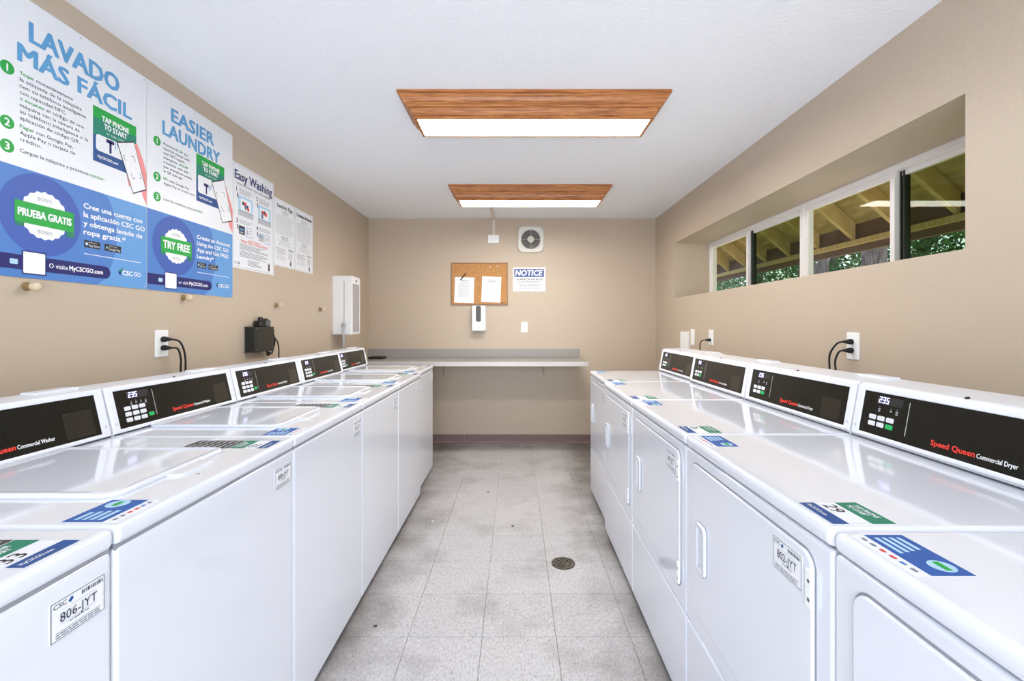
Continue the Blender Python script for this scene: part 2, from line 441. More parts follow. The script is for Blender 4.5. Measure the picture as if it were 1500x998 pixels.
ceiling_light(.117, 3.809+.188, 'oak-framed ceiling light close to the back wall')

# ------------------------------------------------------------------ washing machines and dryers
def seven(bm, ch, x, y, h, z, slant=.12):
    w = h*.52; t = h*.13
    seg = dict(a=((0, h-t), (w, h)), g=((0, h/2-t/2), (w, h/2+t/2)), d=((0, 0), (w, t)), f=((0, h/2), (t, h)), b=((w-t, h/2), (w, h)), e=((0, 0), (t, h/2)), c=((w-t, 0), (w, h/2)))
    for s in {'2': 'abged', '3': 'abgcd', '5': 'afgcd'}[ch]:
        (x0, y0), (x1, y1) = seg[s]
        bm.faces.new([bm.verts.new((x+p+q*slant, y+q, z)) for p, q in ((x0, y0), (x1, y0), (x1, y1), (x0, y1))])

def console(r, w, y0, y1, zb, ztop, yb, dryer):
    """y0 foot of the sloping face, y1 its head, yb back; local x along the front"""
    hw = w/2-.001
    prof = [(y0, zb), (y0-.001, zb+.006), (y1-.004, ztop-.012), (y1+.004, ztop-.002), (y1+.014, ztop), (yb-.012, ztop+.004), (yb-.003, ztop), (yb, ztop-.010), (yb, zb)]
    b = NB(); loft(b, [[(-hw, y, z) for y, z in prof], [(-hw+.004, y-.0, z) for y, z in prof], [(hw-.004, y, z) for y, z in prof], [(hw, y, z) for y, z in prof]])
    bmesh.ops.recalc_face_normals(b, faces=b.faces)
    c = obj('console', b, plastic, r, smooth=True)
    obj('console_seam', B((-hw+.004, y0-.004, zb+.0045), (hw-.004, y0+.004, zb+.0075)), mat('seam_dark', (62, 64, 74), .6), r)
    # sloping frame of reference
    ang = math.atan2(y1-y0, ztop-.012-zb); L = math.hypot(y1-y0, ztop-.012-zb)
    Mx = Matrix.Translation((0, y0-.001, zb+.004)) @ Matrix.Rotation(PI/2-ang, 4, 'X')     # x right, y up the slope, z out
    pw, p0, p1 = w-.062, .016, .016+.124
    if dryer: p0, p1 = .020, .020+.126
    # raised surround
    b = NB(); rect_ring(b, (-hw+.002, p0-.012, hw-.002, p1+.016), (-pw/2, p0, pw/2, p1), -.004, .006, .003)
    obj('console_frame', b, plastic, r, Mx)
    sh = Sheet('control_panel', pw, p1-p0, panel_m, Mx @ T(-pw/2, p0, 0), r, th=.0025)
    ph = p1-p0; U = lambda u: u*pw; V = lambda v: v*ph; dk = ink('black')
    sh.rect('display_window', dk, U(.085), V(.74), U(.235), V(.93), 1)
    bmd = sh.bm('display_digits', led); x = U(.095)
    for ch in '235': seven(bmd, ch, x, V(.77), V(.145), sh.z(2)); x += V(.105)
    for k in range(4):
        if dryer and k == 1: continue
        sh.rect('indicator_mark', ink('grey'), U(.10+.034*k), V(.60), U(.113+.034*k), V(.635), 2); sh.rect('indicator_mark', ink('grey'), U(.104+.034*k), V(.66), U(.109+.034*k), V(.68), 2)
        if k in (0, 3): sh.rect('indicator_mark', ink('grey'), U(.10+.034*k), V(.555), U(.113+.034*k), V(.585), 2)
    sh.rect('divider_line', ink('lgrey'), U(.268), V(.16), U(.2715), V(.90), 2)
    sh.text('brand_lettering', ink('sqred'), 'Speed Queen', U(.40), V(.14), V(.105), U(.185), bold=.042, lvl=2)
    sh.text('type_lettering', ink('white'), 'Commercial Dryer' if dryer else 'Commercial Washer', U(.592), V(.14), V(.085), U(.145 if dryer else .165), bold=.02, lvl=2)
    if dryer: sh.rect('card_window', winm, U(.80), V(.06), U(.955), V(.62), 1)
    else:
        sh.rect('card_window', winm, U(.815), V(.08), U(.965), V(.66), 1); sh.frame('window_edge', mat('faint_edge', (70, 70, 64), .4), U(.815), V(.08), U(.965), V(.66), .0008, 2)
    o = sh.build()
    rows = 2 if dryer else 3
    for i in range(rows):
        for j in range(3):
            g = dryer and i == 0 and j == 2
            x0 = .052+.052*j; yv = (.20+.155*i) if dryer else (.13+.155*i)
            b = NB(); pad(b, U(x0), V(yv), U(x0+.042), V(yv+.11), .003, .0025, .0042, .0012, n=2)
            obj('start_button' if g else 'key', b, gkey_m if g else key_m, o)
    if not dryer:
        b = NB(); pad(b, U(.212), V(.16), U(.250), V(.27), .003, .0025, .0042, .0012, n=2); obj('start_button', b, gkey_m, o)
    b = NB(); disc(b, (0, 0), .0055, 0, .003, 12, Matrix.Translation((0, y1+.010, ztop-.001)) @ Matrix.Rotation(.5, 4, 'X')); obj('lock', b, blackp, r)
    for s in (-1, 1):
        b = NB(); disc(b, (0, 0), .004, 0, .0015, 10, Mx @ T(s*(hw-.016), .035, .006)); obj('screw', b, grey_pl, r)
    b = B((hw-.15, yb-.055, ztop-.002), (hw-.02, yb-.010, ztop+.009), .002, 2); obj('cover_cap', b, plastic, r)

def id_plate(r, x, z, w, h, code, yf=0.0):
    s = Sheet('identity_plate', w, h, mat('label_white', (238, 240, 246), .35), MF(x, z, yf), r, th=.0009, r=.004)
    s.frame('border', ink('dark'), .002, .002, w-.002, h-.002, .0011, 1)
    s.text('lettering', ink('dark'), 'CSC', w*.06, h*.80, h*.11, w*.22, bold=.01)
    s.poly('emblem', ink('stickblue'), [(w*.34, h*.77), (w*.40, h*.84), (w*.37, h*.92), (w*.32, h*.85)], 2)
    s.poly('emblem', ink('teal'), [(w*.34, h*.77), (w*.32, h*.85), (w*.30, h*.86)], 2)
    for k in range(12): s.rect('barcode', ink('dark'), w*(.55+.034*k), h*.80, w*(.55+.034*k+(.012 if k % 3 else .022)), h*.90, 2)
    s.rect('rule', ink('grey'), w*.2, h*.70, w*.8, h*.708, 1)
    s.text('lettering', ink('dark'), code, w*.17, h*.42, h*.22, w*.66, bold=.006)
    s.rect('rule', ink('grey'), w*.2, h*.375, w*.8, h*.383, 1)
    s.lines('small_print', ink('mid'), w*.33, w*.68, h*.34, 1, .003, h*.03, 0)
    s.rect('rule', ink('dark'), w*.1, h*.20, w*.9, h*.21, 1)
    s.lines('small_print', ink('mid'), w*.1, w*.9, h*.17, 2, h*.06, h*.03, .1)
    return s.build()

def number_sticker(r, x, y, z, w, d, num, menu):
    """lies on the worktop, read from the front of the machine"""
    full = d*2.3 if menu else d
    s = Sheet('number_sticker', w, full, ink('white'), T(x, y, z), r, th=.0005)
    s.rect('blue_band', ink('stickblue'), 0, 0, w, d*.26, 1); s.text('lettering', ink('white'), 'MyCSCGO.com', w*.08, d*.09, d*.07, w*.55, bold=.02)
    s.rect('white_field', ink('paper'), w*.02, d*.28, w*.98, d*.60, 1, r=.003)
    s.text('number', ink('black'), num, w*.12, d*.33, d*.22, w*.36, bold=.01)
    s.rect('green_band', ink('stickgreen'), 0, d*.62, w, d, 1)
    s.text('lettering', ink('white'), 'TAP PHONE', w*.15, d*.84, d*.085, w*.6, bold=.03); s.text('lettering', ink('white'), 'TO START', w*.15, d*.72, d*.085, w*.5, bold=.03)
    if menu:
        s.rect('black_field', ink('brown'), 0, d*1.02, w, full, 1)
        for k in range(7):
            s.rect('cycle_row', ink('lgrey'), w*.08, d*(1.12+.165*k), w*.5, d*(1.12+.165*k+.05), 2); s.rect('cycle_row', ink('lgrey'), w*.6, d*(1.12+.165*k), w*.92, d*(1.12+.165*k+.05), 2)
    return s.build()

def app_sticker(r, x, y, z, w, d):
    s = Sheet('payment_sticker', w, d, ink('paper'), T(x, y, z), r, th=.0005)
    s.rect('blue_field', ink('blue3'), 0, d*.26, w, d, 1)
    s.circ('badge', ink('pale'), w*.80, d*.70, d*.20, 2); s.rect('badge_ribbon', ink('green'), w*.70, d*.65, w*.90, d*.76, 3)
    for k in range(4): s.rect('lettering', ink('pale'), w*.08, d*(.36+.14*k), w*(.50-.03*k), d*(.36+.14*k+.08), 2)
    for k, c in enumerate(('mid', 'mid', 'red', 'red', 'blue1', 'mid')):
        s.rect('card_mark', ink(c), w*(.08+.15*k), d*.10, w*(.08+.15*k+(.09 if k != 3 else .1)), d*.17, 1, r=.002)
    return s.build()

WID, ZW = .648, .932
def washer_base():
    r = empty('washing_machine', Matrix())
    hw = WID/2
    obj('body', B((-hw, 0, .037), (hw, .711, .894), .011, 4), enamel, r, smooth=True)
    obj('seam', B((-hw+.004, .003, .888), (hw-.004, .70, .902)), mat('seam_grey', (150, 152, 160), .6), r)
    obj('worktop', B((-hw-.0005, -.004, .8965), (hw+.0005, .712, ZW), .012, 4), enamel, r, smooth=True)
    b = NB()
    def lr(i, z): return [(x, y, z) for x, y in rr(-hw+.128+i, .112+i, hw-.150-i, .572-i, max(.035-i, .008), 6)]
    loft(b, [lr(0, ZW-.003), lr(0, ZW+.004), lr(.002, ZW+.008), lr(.006, ZW+.010), lr(.013, ZW+.010), lr(.018, ZW+.0075), lr(.026, ZW+.0065)]); lid = obj('lid', b, enamel, r, smooth=True)
    b = NB(); pad(b, -.06, .074, .065, .118, .014, ZW-.001, ZW+.006, .005); obj('lid_lip', b, enamel, lid, smooth=True)
    b = NB(); disc(b, (-.035, .052), .003, ZW-.001, ZW+.0006, 10); obj('lock_hole', b, blackp, r)
    for x in (-hw+.05, hw-.05):
        for y in (.06, .64):
            b = NB(); disc(b, (x, y), .022, 0, .012, 14, r1=.018); disc(b, (x, y), .009, .012, .045, 10); obj('foot', b, rubber, r)
    console(r, WID, .574, .607, ZW-.004, 1.084, .711, False)
    return r

DWID, ZD = .678, .937
def dryer_base():
    r = empty('tumble_dryer', Matrix()); hw = DWID/2
    obj('body', B((-hw, .012, .037), (hw, .711, .898), .010, 4), enamel, r, smooth=True)
    obj('lower_panel', B((-hw, 0, .040), (hw, .03, .357), .008, 4), enamel, r, smooth=True)
    obj('front_panel', B((-hw, 0, .3605), (hw, .03, .898), .008, 4), enamel, r, smooth=True)
    obj('worktop', B((-hw-.0005, -.004, .901), (hw+.0005, .712, ZD), .014, 4), enamel, r, smooth=True)
    Mf = MF(0, 0, 0)
    b = NB(); x0, x1, z0, z1 = -hw+.052, hw-.046, .422, .868
    ring_o = rr(x0-.004, z0-.004, x1+.004, z1+.004, .034); prism(b, ring_o, -.001, .0006, Mf); obj('door_gasket', b, mat('shadow_gasket', (150, 152, 162), .6), r)
    b = NB(); pad(b, x0, z0, x1, z1, .030, -.001, .007, .004, Mf); door = obj('door', b, enamel, r, smooth=True)
    b = NB(); hx0, hx1, hz0, hz1 = x0+.054, x0+.122, .568, .712
    def rg(i, z): return [(x, y, z) for x, y in rr(hx0+i, hz0+i, hx1-i, hz1-i, .016-i*.6, 6)]
    loft(b, [rg(0, .006), rg(.001, .013), rg(.004, .016), rg(.012, .016), rg(.018, .0085)], M=Mf); obj('door_handle', b, enamel, door, smooth=True)
    for hz in (.77, .435):
        b = NB(); box(b, (x1-.014, -.011, hz), (x1+.003, -.004, hz+.07), .002, 2); h = obj('hinge', b, plate_m, r)
        for q in (.016, .050): b = NB(); disc(b, (x1-.003, hz+q), .0035, .0108, .0116, 10, Mf); obj('hinge_screw', b, mat('screw_grey', (90, 90, 98), .4), h)
    for x in (-hw+.05, hw-.05):
        for y in (.06, .64):
            b = NB(); disc(b, (x, y), .022, 0, .012, 14, r1=.018); disc(b, (x, y), .009, .012, .045, 10); obj('foot', b, rubber, r)
    console(r, DWID, .524, .552, ZD-.002, 1.106, .711, True)
    return r

def copy_tree(o, parent=None):
    c = o.copy(); COL.objects.link(c); c.parent = parent
    for k in KIDS.get(o, []): copy_tree(k, c)
    return c

protoW = washer_base()
washers = [protoW]+[copy_tree(protoW) for _ in range(5)]
wl = ['white washer nearest the camera at the left frame edge, plate 806-JYT', 'white washer second from the camera under the sign posters, plate 800-JYT',
      'white washer third from the camera below the corded wall outlet', 'white washer fourth from the camera below the black wall box',
      'white washer next to last in the left row', 'white washer farthest from the camera beside the grey counter']
codes = ['806-JYT', '800-JYT', '803-JYT', '804-JYT', '807-JYT', '808-JYT']; nums = ['33', '32', '31', '30', '34', '35']
for i, r in enumerate(washers):
    r.matrix_basis = T(-.703 if i < 5 else -.731, .4825+.651*i, 0) @ Matrix.Rotation(PI/2, 4, 'Z')
    tag(r, wl[i], 'washing machine', 'washers along the left wall')
    id_plate(r, WID/2-.112, .80, .095, .064, codes[i], -.0004)
    number_sticker(r, WID/2-.135, .012, ZW-.0002, .088, .108, nums[i], True)
    app_sticker(r, -WID/2+.018, .012, ZW-.0002, .105, .100)
protoD = dryer_base()
dryers = [protoD]+[copy_tree(protoD) for _ in range(4)]
dl = ['white dryer nearest the camera, cut off at the lower right corner', 'white dryer with sticker number 29 and plate 802-JYT',
      'white dryer third from the camera below the outlet with two plugs', 'white dryer fourth from the camera, next to last in the right row', 'white dryer farthest from the camera by the back wall']
dcode = ['801-JYT', '802-JYT', '805-JYT', '809-JYT', '810-JYT']; dnum = ['28', '29', '26', '27', '25']
for i, r in enumerate(dryers):
    r.matrix_basis = T(.542 if i < 4 else .565, .449+.681*i, 0) @ Matrix.Rotation(-PI/2, 4, 'Z')
    tag(r, dl[i], 'dryer', 'dryers along the right wall')
    id_plate(r, DWID/2-.170, .785, .098, .068, dcode[i], -.0072)
    number_sticker(r, DWID/2-.115, .012, ZD-.0002, .098, .112, dnum[i], False)
    app_sticker(r, -DWID/2+.022, .012, ZD-.0002, .125, .085)

# ------------------------------------------------------------------ posters on the left wall
def big_poster(y0, z0, label, es):
    w, h = .606, .918
    s = Sheet('laundry_poster', w, h, mat('poster_white', (234, 237, 243), .3), ML(y0, z0), th=.003)
    tag(s.o, label, 'poster', 'two large payment posters')
    def t(nm, c, *a, **k): return s.text(nm, ink(c), *a, **k)
    if es:
        t('title', 'sky', 'LAVADO', .124, .783, .064, .342, bold=.042); t('title', 'sky', 'MÁS FÁCIL', .088, .702, .056, .438, bold=.042)
        steps = [[('Toque', 1), (' momentáneamente', 0)], ['la etiqueta de la máquina'], ['con su teléfono inteligente'], ['con capacidad NFC,'], [('o escanee', 1), (' el código de una', 0)], ['máquina con la cámara de'], ['su teléfono inteligente o la'], ['aplicación de código QR.']]
        s2 = [[('Pague', 1), (' con Google Pay,', 0)], ['Apple Pay o tarjeta de'], ['crédito.']]; s3 = [['Cargue la máquina y presione ', ('iniciar.', 1)]]
        ys = (.660, .487, .412); box_ = (.352, .472, .552, .683); cap = .0118; per = .0104
    else:
        t('title', 'sky', 'EASIER', .143, .797, .060, .300, bold=.042); t('title', 'sky', 'LAUNDRY', .089, .716, .060, .402, bold=.042)
        steps = [['Momentarily ', ('TAP', 1), (' the', 0)], ['machine sticker with'], ['your NFC-capable'], ['smartphone, ', ('OR SCAN', 1)], ['a machine code with'], ['your smartphone camera'], ['or QR code app']]
        s2 = [[('PAY', 1), (' with Google Pay,', 0)], ['Apple Pay or credit card']]; s3 = [['Load the machine and press ', ('START', 1)]]
        ys = (.670, .510, .420); box_ = (.309, .472, .532, .710); cap = .0120; per = .0102
    for grp, yy, n in ((steps, ys[0], '1'), (s2, ys[1], '2'), (s3, ys[2], '3')):
        s.circ('step_disc', ink('green'), .056, yy, .021, 1); t('step_number', 'white', n, .056, yy-.0115, .023, align='c', bold=.03)
        for k, ln in enumerate(grp):
            x = .093
            for it in ln:
                tx, g = it if isinstance(it, tuple) else (it, 0)
                n_ = tx.strip(); lead = len(tx)-len(tx.lstrip())
                ww = t('accent_text' if g else 'body_text', 'green' if g else 'dark', n_, x+lead*.004, yy-.002-k*.0208 + (.0 if n != '3' else -.003), cap, per*len(n_)*.82, bold=.012 if g else .004)
                x += ww+lead*.004+.0045
    a, b, c, d = box_
    # tap-to-start card
    s.rect('card_green', ink('green'), a, d-(d-b)*.20, c, d, 1); s.rect('card_teal', ink('teal'), a, d-(d-b)*.52, c, d-(d-b)*.20, 1); s.rect('card_blue', ink('stickblue'), a, b, c, d-(d-b)*.52, 1)
    t('card_text', 'white', 'TAP PHONE', (a+c)/2, d-.045, .020, (c-a)*.62, align='c', bold=.042); t('card_text', 'white', 'TO START', (a+c)/2, d-.072, .020, (c-a)*.52, align='c', bold=.042)
    t('card_text', 'white', 'or scan code', (a+c)/2, d-.090, .009, (c-a)*.42, align='c')
    s.rect('card_picture', ink('paper'), a+.012, b+.045, c-.004, d-.103, 2, r=.012)
    s.rect('pictogram', ink('navy'), a+.070, b+.052, a+.080, b+.098, 3); s.rect('pictogram', ink('navy'), a+.056, b+.090, a+.092, b+.104, 3)
    for k in range(3): s.rect('pictogram_wave', ink('sky'), a+.096+.008*k, b+.075+.006*k, a+.099+.008*k, b+.105+.004*k, 3)
    t('card_text', 'white', 'MyCSCGO.com', a+.02, b+.018, .010, (c-a)*.45, bold=.03)
    # hand and telephone
    X = .0 if es else -.012
    s.poly('hand', ink('pink'), [(.535+X, .60), (.555+X, .615), (.585+X, .56), (w, .50), (w, .365), (.585+X, .40)], 3)
    s.poly('hand', ink('pink'), [(.50+X, .545), (.515+X, .552), (.525+X, .50), (.530+X, .43), (.515+X, .42), (.500+X, .48)], 3)
    P = [(.454, .583), (.538, .616), (w-.001, .430), (.535, .395)] if es else [(.423, .602), (.528, .646), (w-.001, .432), (.515, .402)]
    cx = sum(p[0] for p in P)/4; cy = sum(p[1] for p in P)/4
    s.poly('phone_edge', ink('black'), P[::-1], 4); s.poly('phone_screen', ink('white'), [(cx+(x-cx)*.93, cy+(y-cy)*.955) for x, y in P][::-1], 5)
    q = [(cx+(x-cx)*.62, cy+(y-cy)*.42) for x, y in P]
    for i in range(4):
        for j in ((i+1) % 4, (i-1) % 4):
            p0 = Vector(q[i]); d0 = (Vector(q[j])-p0)*.24; n0 = Vector((-d0.y, d0.x)).normalized()*.0013
            s.poly('scan_corner', ink('mid'), [tuple(p0-n0), tuple(p0+d0-n0), tuple(p0+d0+n0), tuple(p0+n0)], 6)
    # blue lower field
    BT = .357
    s.rect('blue_field', ink('blue0'), 0, 0, w, BT, 1)
    s.circ('blue_disc_large', ink('blue1'), .165, .200, .292, 2, 48, clip=(.0, .0, w, BT)); s.circ('blue_disc', ink('blue2'), .165, .216, .137, 3, 40)
    s.circ('badge', ink('white'), .172, .216, .080, 4, 120, .028, 20)
    s.rect('ribbon_tail', ink('stickgreen'), .078, .168, .105, .232, 5); s.rect('ribbon_tail', ink('stickgreen'), .247, .160, .276, .226, 5)
    s.poly('ribbon', ink('green'), [(.078, .186), (.272, .176), (.272, .246), (.078, .256)] if False else [(.076, .180), (.274, .180), (.274, .250), (.076, .250)], 6)
    t('ribbon_text', 'white', 'PRUEBA GRATIS' if es else 'TRY FREE', .175, .203 if es else .199, .024 if es else .034, .178 if es else .170, align='c', bold=.042, lvl=7)
    bn = 'BONO' if es else 'BONUS'
    t('badge_text', 'grey', bn, .172, .264, .012, .048, align='c', lvl=5); t('badge_text', 'grey', bn, .172, .154, .012, .048, align='c', lvl=5)
    L = ['Cree una cuenta con', 'la aplicación CSC GO', 'y obtenga lavado de', 'ropa gratis.*'] if es else ['Create an Account', 'Using the CSC GO', 'App and Get FREE', 'Laundry*']
    for k, ln in enumerate(L): t('offer_text', 'white', ln, .313, .281-k*.0325, .019, .0141*len(ln) if es else .0158*len(ln), bold=.034, lvl=4)
    for x0, x1, a_, b_ in ((.315, .382, 'Download on the', 'App Store'), (.400, .476, 'GET IT ON', 'Google Play')):
        s.rect('store_badge', ink('black'), x0, .136, x1, .163, 4, r=.003)
        s.text('store_text', ink('white'), b_, x0+.018, .141, .009, x1-x0-.022, lvl=5); s.text('store_text', ink('white'), a_, x0+.018, .154, .0045, (x1-x0)*.5, lvl=5)
        s.circ('store_mark', ink('pale'), x0+.010, .149, .006, 5, 12 if b_[0] == 'A' else 3)
    s.rect('thin_rule', ink('white'), .315, .110, .575, .1125, 4)
    s.poly('navy_pill', ink('navy'), [(0, .026)]+[(.402+.024*math.sin(a_*PI/8), .050-.024*math.cos(a_*PI/8)) for a_ in range(9)]+[(0, .074)], 4)
    s.rect('code_border', ink('navy'), .098, .012, .176, .090, 5, r=.003); s.rect('blank_code_square', ink('white'), .102, .016, .172, .086, 6, r=.002)
    s.rect('camera_mark', ink('pale'), .062, .041, .086, .058, 5, r=.004)
    t('web_text', 'white', 'O visite' if es else 'or visit', .186, .042, .016, .066, bold=.012, lvl=5); t('web_text', 'white', 'MyCSCGO.com', .258, .042, .016, .134, bold=.034, lvl=5)
    s.poly('logo_mark', ink('teal'), [(.462, .060), (.472, .070), (.486, .080), (.476, .058)], 4); s.poly('logo_mark', ink('navy'), [(.462, .060), (.476, .062), (.472, .046)], 4)
    t('logo_text', 'white', 'CSC', .482, .050, .018, .050, bold=.042, lvl=4); t('logo_text', 'white', 'GO', .538, .050, .018, .036, bold=.02, lvl=4)
    for px, py in ((.012, h-.012), (w-.012, h-.012), (.012, .012), (w-.012, .012), (w/2, h-.012)):
        s.circ('screw_head', ink('lgrey'), px, py, .0035, 2, 10)
    s.build()
big_poster(1.403, 1.440, 'large white and blue poster titled LAVADO MÁS FÁCIL', True)
big_poster(2.0125, 1.440, 'large white and blue poster titled EASIER LAUNDRY', False)

def easy_washing():
    w, h = .446, .607
    s = Sheet('washing_guide', w, h, mat('poster_white', (0, 0, 0)), ML(2.6185, 1.614), th=.002)
    tag(s.o, 'white instruction poster titled Easy Washing', 'poster')
    s.frame('border', ink('mid'), .008, .008, w-.008, h-.008, .0016)
    s.text('title', ink('title'), 'Easy Washing', w/2, .515, .050, .400, align='c', bold=.03)
    s.text('subtitle', ink('dark'), 'HIGH-EFFICIENCY TOP LOAD WASHER', w/2, .486, .011, .36, align='c', bold=.01)
    for i, (x, y) in enumerate(((.05, .475), (.255, .470), (.05, .295), (.255, .290))):
        s.text('step_number', ink('dark'), str(i+1), x-.012, y-.030, .024, bold=.04)
        s.poly('pointer', ink('dark'), [(x-.008, y-.040), (x+.002, y-.040), (x+.012, y-.070), (x, y-.066)], 1)
        s.lines('small_print', ink('grey'), x+.016, x+.15, y-.008, 4 if i < 2 else 3, .0085, .0035)
        if i < 2:
            a, b = x+.008, y-.165
            s.rect('washer_back', ink('pale'), a, b+.028, a+.145, y-.048, 1, r=.008); s.rect('washer_opening', ink('white'), a+.02, b+.036, a+.125, y-.062, 2, r=.008)
            s.rect('washer_front', ink('lgrey'), a-.004, b, a+.150, b+.030, 2); s.rect('washer_edge', ink('grey'), a-.004, b+.026, a+.150, b+.031, 3)
            for k in range(7): s.circ('laundry_picture', ink(('dark', 'blue1', 'red', 'navy', 'mid', 'red', 'dark')[k]), a+.035+.075*random.random(), b+.045+.035*random.random(), .009+.006*random.random(), 3+k % 3, 10)
        else:
            a, b = x+.012, y-.105
            s.rect('panel_picture', ink('dark' if i == 2 else 'lgrey'), a, b+.012, a+.06, b+.062, 1, r=.003); s.rect('panel_picture_detail', ink('sky'), a+.006, b+.036, a+.05, b+.045, 2); s.rect('panel_picture_detail', ink('lgrey'), a+.006, b+.020, a+.05, b+.026, 2)
            s.rect('panel_outline', ink('blue1'), a+.07, b+.006, a+.135, b+.062, 1, r=.012); s.rect('panel_inside', ink('white'), a+.073, b+.009, a+.132, b+.059, 2, r=.010); s.rect('panel_picture_detail', ink('mid'), a+.082, b+.02, a+.088, b+.05, 3); s.lines('small_print', ink('mid'), a+.095, a+.125, b+.048, 3, .01, .004, lvl=3)
    s.lines('red_print', ink('red'), .15, .30, .180, 1, .009, .0045, .1, True); s.lines('red_print', ink('red'), .07, .38, .170, 2, .009, .0045, .1, True)
    s.lines('small_print', ink('mid'), .07, .38, .148, 5, .0075, .0035, .4); s.lines('small_print', ink('mid'), .07, .38, .106, 5, .0075, .0035, .3); s.lines('small_print', ink('mid'), .15, .31, .060, 5, .0075, .0035, .3)
    s.text('logo_text', ink('grey'), 'CSC', .016, .024, .014, .035, bold=.02); s.poly('logo_mark', ink('stickblue'), [(.058, .018), (.068, .030), (.064, .042), (.056, .032)], 2)
    s.poly('figure_picture', ink('dark'), [(.376, .020), (.392, .022), (.40, .015), (.398, .06), (.392, .075), (.384, .06), (.378, .07)], 1)
    s.build()
easy_washing()

def tips(y0, label, title, tw):
    w, h = .292, .456
    s = Sheet('tips_sheet', w, h, mat('poster_white', (0, 0, 0)), ML(y0, 1.685), th=.002)
    tag(s.o, label, 'notice')
    s.frame('border', ink('mid'), .006, .006, w-.006, h-.006, .0013)
    s.text('title', ink('dark'), title, w/2, .400, .026, tw, align='c', bold=.03)
    s.lines('small_print', ink('grey'), .09, .20, .385, 3, .010, .0035, .3, True)
    s.lines('small_print', ink('lgrey'), .025, w-.025, .350, 14, .0095, .0035, .15)
    s.lines('small_print', ink('mid'), .09, .20, .210, 3, .010, .004, .3, True); s.lines('small_print', ink('lgrey'), .05, w-.05, .178, 4, .0095, .0035, .3, True)
    s.lines('small_print', ink('grey'), .03, .165, .125, 5, .009, .0035, .2); s.lines('small_print', ink('lgrey'), .03, .165, .075, 4, .009, .0035, .2)
    s.text('logo_text', ink('dark'), 'CSC', .195, .118, .017, .05, bold=.03); s.poly('logo_mark', ink('stickblue'), [(.252, .114), (.260, .124), (.257, .136), (.250, .126)], 2)
    s.lines('small_print', ink('grey'), .195, .265, .105, 5, .009, .0035, .3)
    s.poly('figure_picture', ink('dark'), [(.215, .018), (.226, .020), (.240, .014), (.236, .045), (.228, .062), (.222, .045)], 1)
    s.build()
tips(3.0685, 'white text sheet titled Laundry Tips beside the washing guide', 'Laundry Tips', .21)
tips(3.3645, 'white text sheet rightmost of the wall posters, right of Laundry Tips', 'Consejos de lavado', .25)

# wooden pegs
peg_m = mat('cream_peg', (214, 196, 166), .4); pegb = mat('brass_peg_base', (150, 122, 84), .4)
pl = ['wall peg below the LAVADO MÁS FÁCIL poster', 'wall peg below the EASIER LAUNDRY poster', 'wall peg above the black wall box', 'wall peg left of the white dispenser cabinet']
for (y, z), l in zip(((1.518, 1.412), (2.233, 1.418), (3.096, 1.419), (3.785, 1.415)), pl):
    e = empty('wall_peg', ML(y, z), l, 'peg', 'pegs on the left wall')
    b = NB(); disc(b, (0, 0), .015, 0, .006, 16); disc(b, (0, 0), .0095, .006, .022, 14); obj('peg_base', b, pegb, e)
    b = NB(); loft(b, [[(R*math.cos(2*PI*i/16), R*math.sin(2*PI*i/16), zz) for i in range(16)] for R, zz in ((.010, .020), (.0145, .024), (.0155, .036), (.012, .043), (.004, .046))]); obj('peg_knob', b, peg_m, e, smooth=True)

# ------------------------------------------------------------------ outlets, plugs and cords
def outlet(M, label, kind='outlet', w=.074, h=.122):
    e = empty('wall_outlet' if kind == 'outlet' else 'wall_switch', M, label, 'outlet' if kind == 'outlet' else 'switch')
    b = NB(); pad(b, -w/2, -h/2, w/2, h/2, .005, 0, .006, .003); obj('cover_plate', b, plate_m, e)
    if kind == 'outlet':
        for s in (-1, 1):
            b = NB(); disc(b, (0, s*.0195), .0165, .005, .0075, 20); o = obj('receptacle', b, plate_m, e)
            for q in (-.006, .006): b = NB(); box(b, (q-.001, s*.0195, .0074), (q+.001, s*.0195+.008, .0078)); obj('slot', b, dark, o)
            b = NB(); disc(b, (0, s*.0195-.007), .0022, .0074, .0078, 10); obj('slot', b, dark, o)
    elif kind == 'switch':
        b = NB(); pad(b, -.017, -.034, .017, .034, .002, .004, .009, .002); obj('rocker', b, plate_m, e)
    for q in ((0, h/2-.012), (0, -h/2+.012)) if kind != 'outlet' else ((0, 0),): b = NB(); disc(b, q, .003, .005, .0068, 8); obj('screw', b, grey_pl, e)
    return e
def plug(M, label, pts):
    """M: wall frame at the receptacle; pts: cord path in that frame"""
    e = empty('appliance_lead', M, label, 'power lead')
    b = NB(); loft(b, [[(R*math.cos(2*PI*i/14), R*.85*math.sin(2*PI*i/14), zz) for i in range(14)] for R, zz in ((.014, .0079), (.015, .012), (.014, .022), (.011, .030), (.008, .040), (.005, .050))]); obj('plug', b, rubber, e, smooth=True)
    b = NB(); tube(b, [(0, 0, .046)]+pts, .0042); obj('cord', b, rubber, e, smooth=True)
oy = 2.096
outlet(ML(oy, 1.201), 'white duplex outlet on the left wall with two black plugs')
plug(ML(oy, 1.2205), 'upper black plug and cord in the left wall outlet', [(.03, -.012, .062), (.055, -.06, .066), (.066, -.13, .064), (.074, -.22, .05), (.075, -.40, .04)])
plug(ML(oy, 1.1815), 'lower black plug and cord in the left wall outlet', [(.022, -.006, .060), (.035, -.05, .064), (.040, -.10, .060), (.052, -.19, .05), (.052, -.36, .04)])
ry = 2.083
outlet(MR(ry, 1.190), 'white duplex outlet on the right wall with two black plugs')
plug(MR(ry, 1.2095), 'upper black plug and cord in the right wall outlet nearer the camera', [(-.025, -.010, .058), (-.06, -.06, .066), (-.07, -.13, .060), (-.07, -.22, .05), (-.07, -.40, .04)])
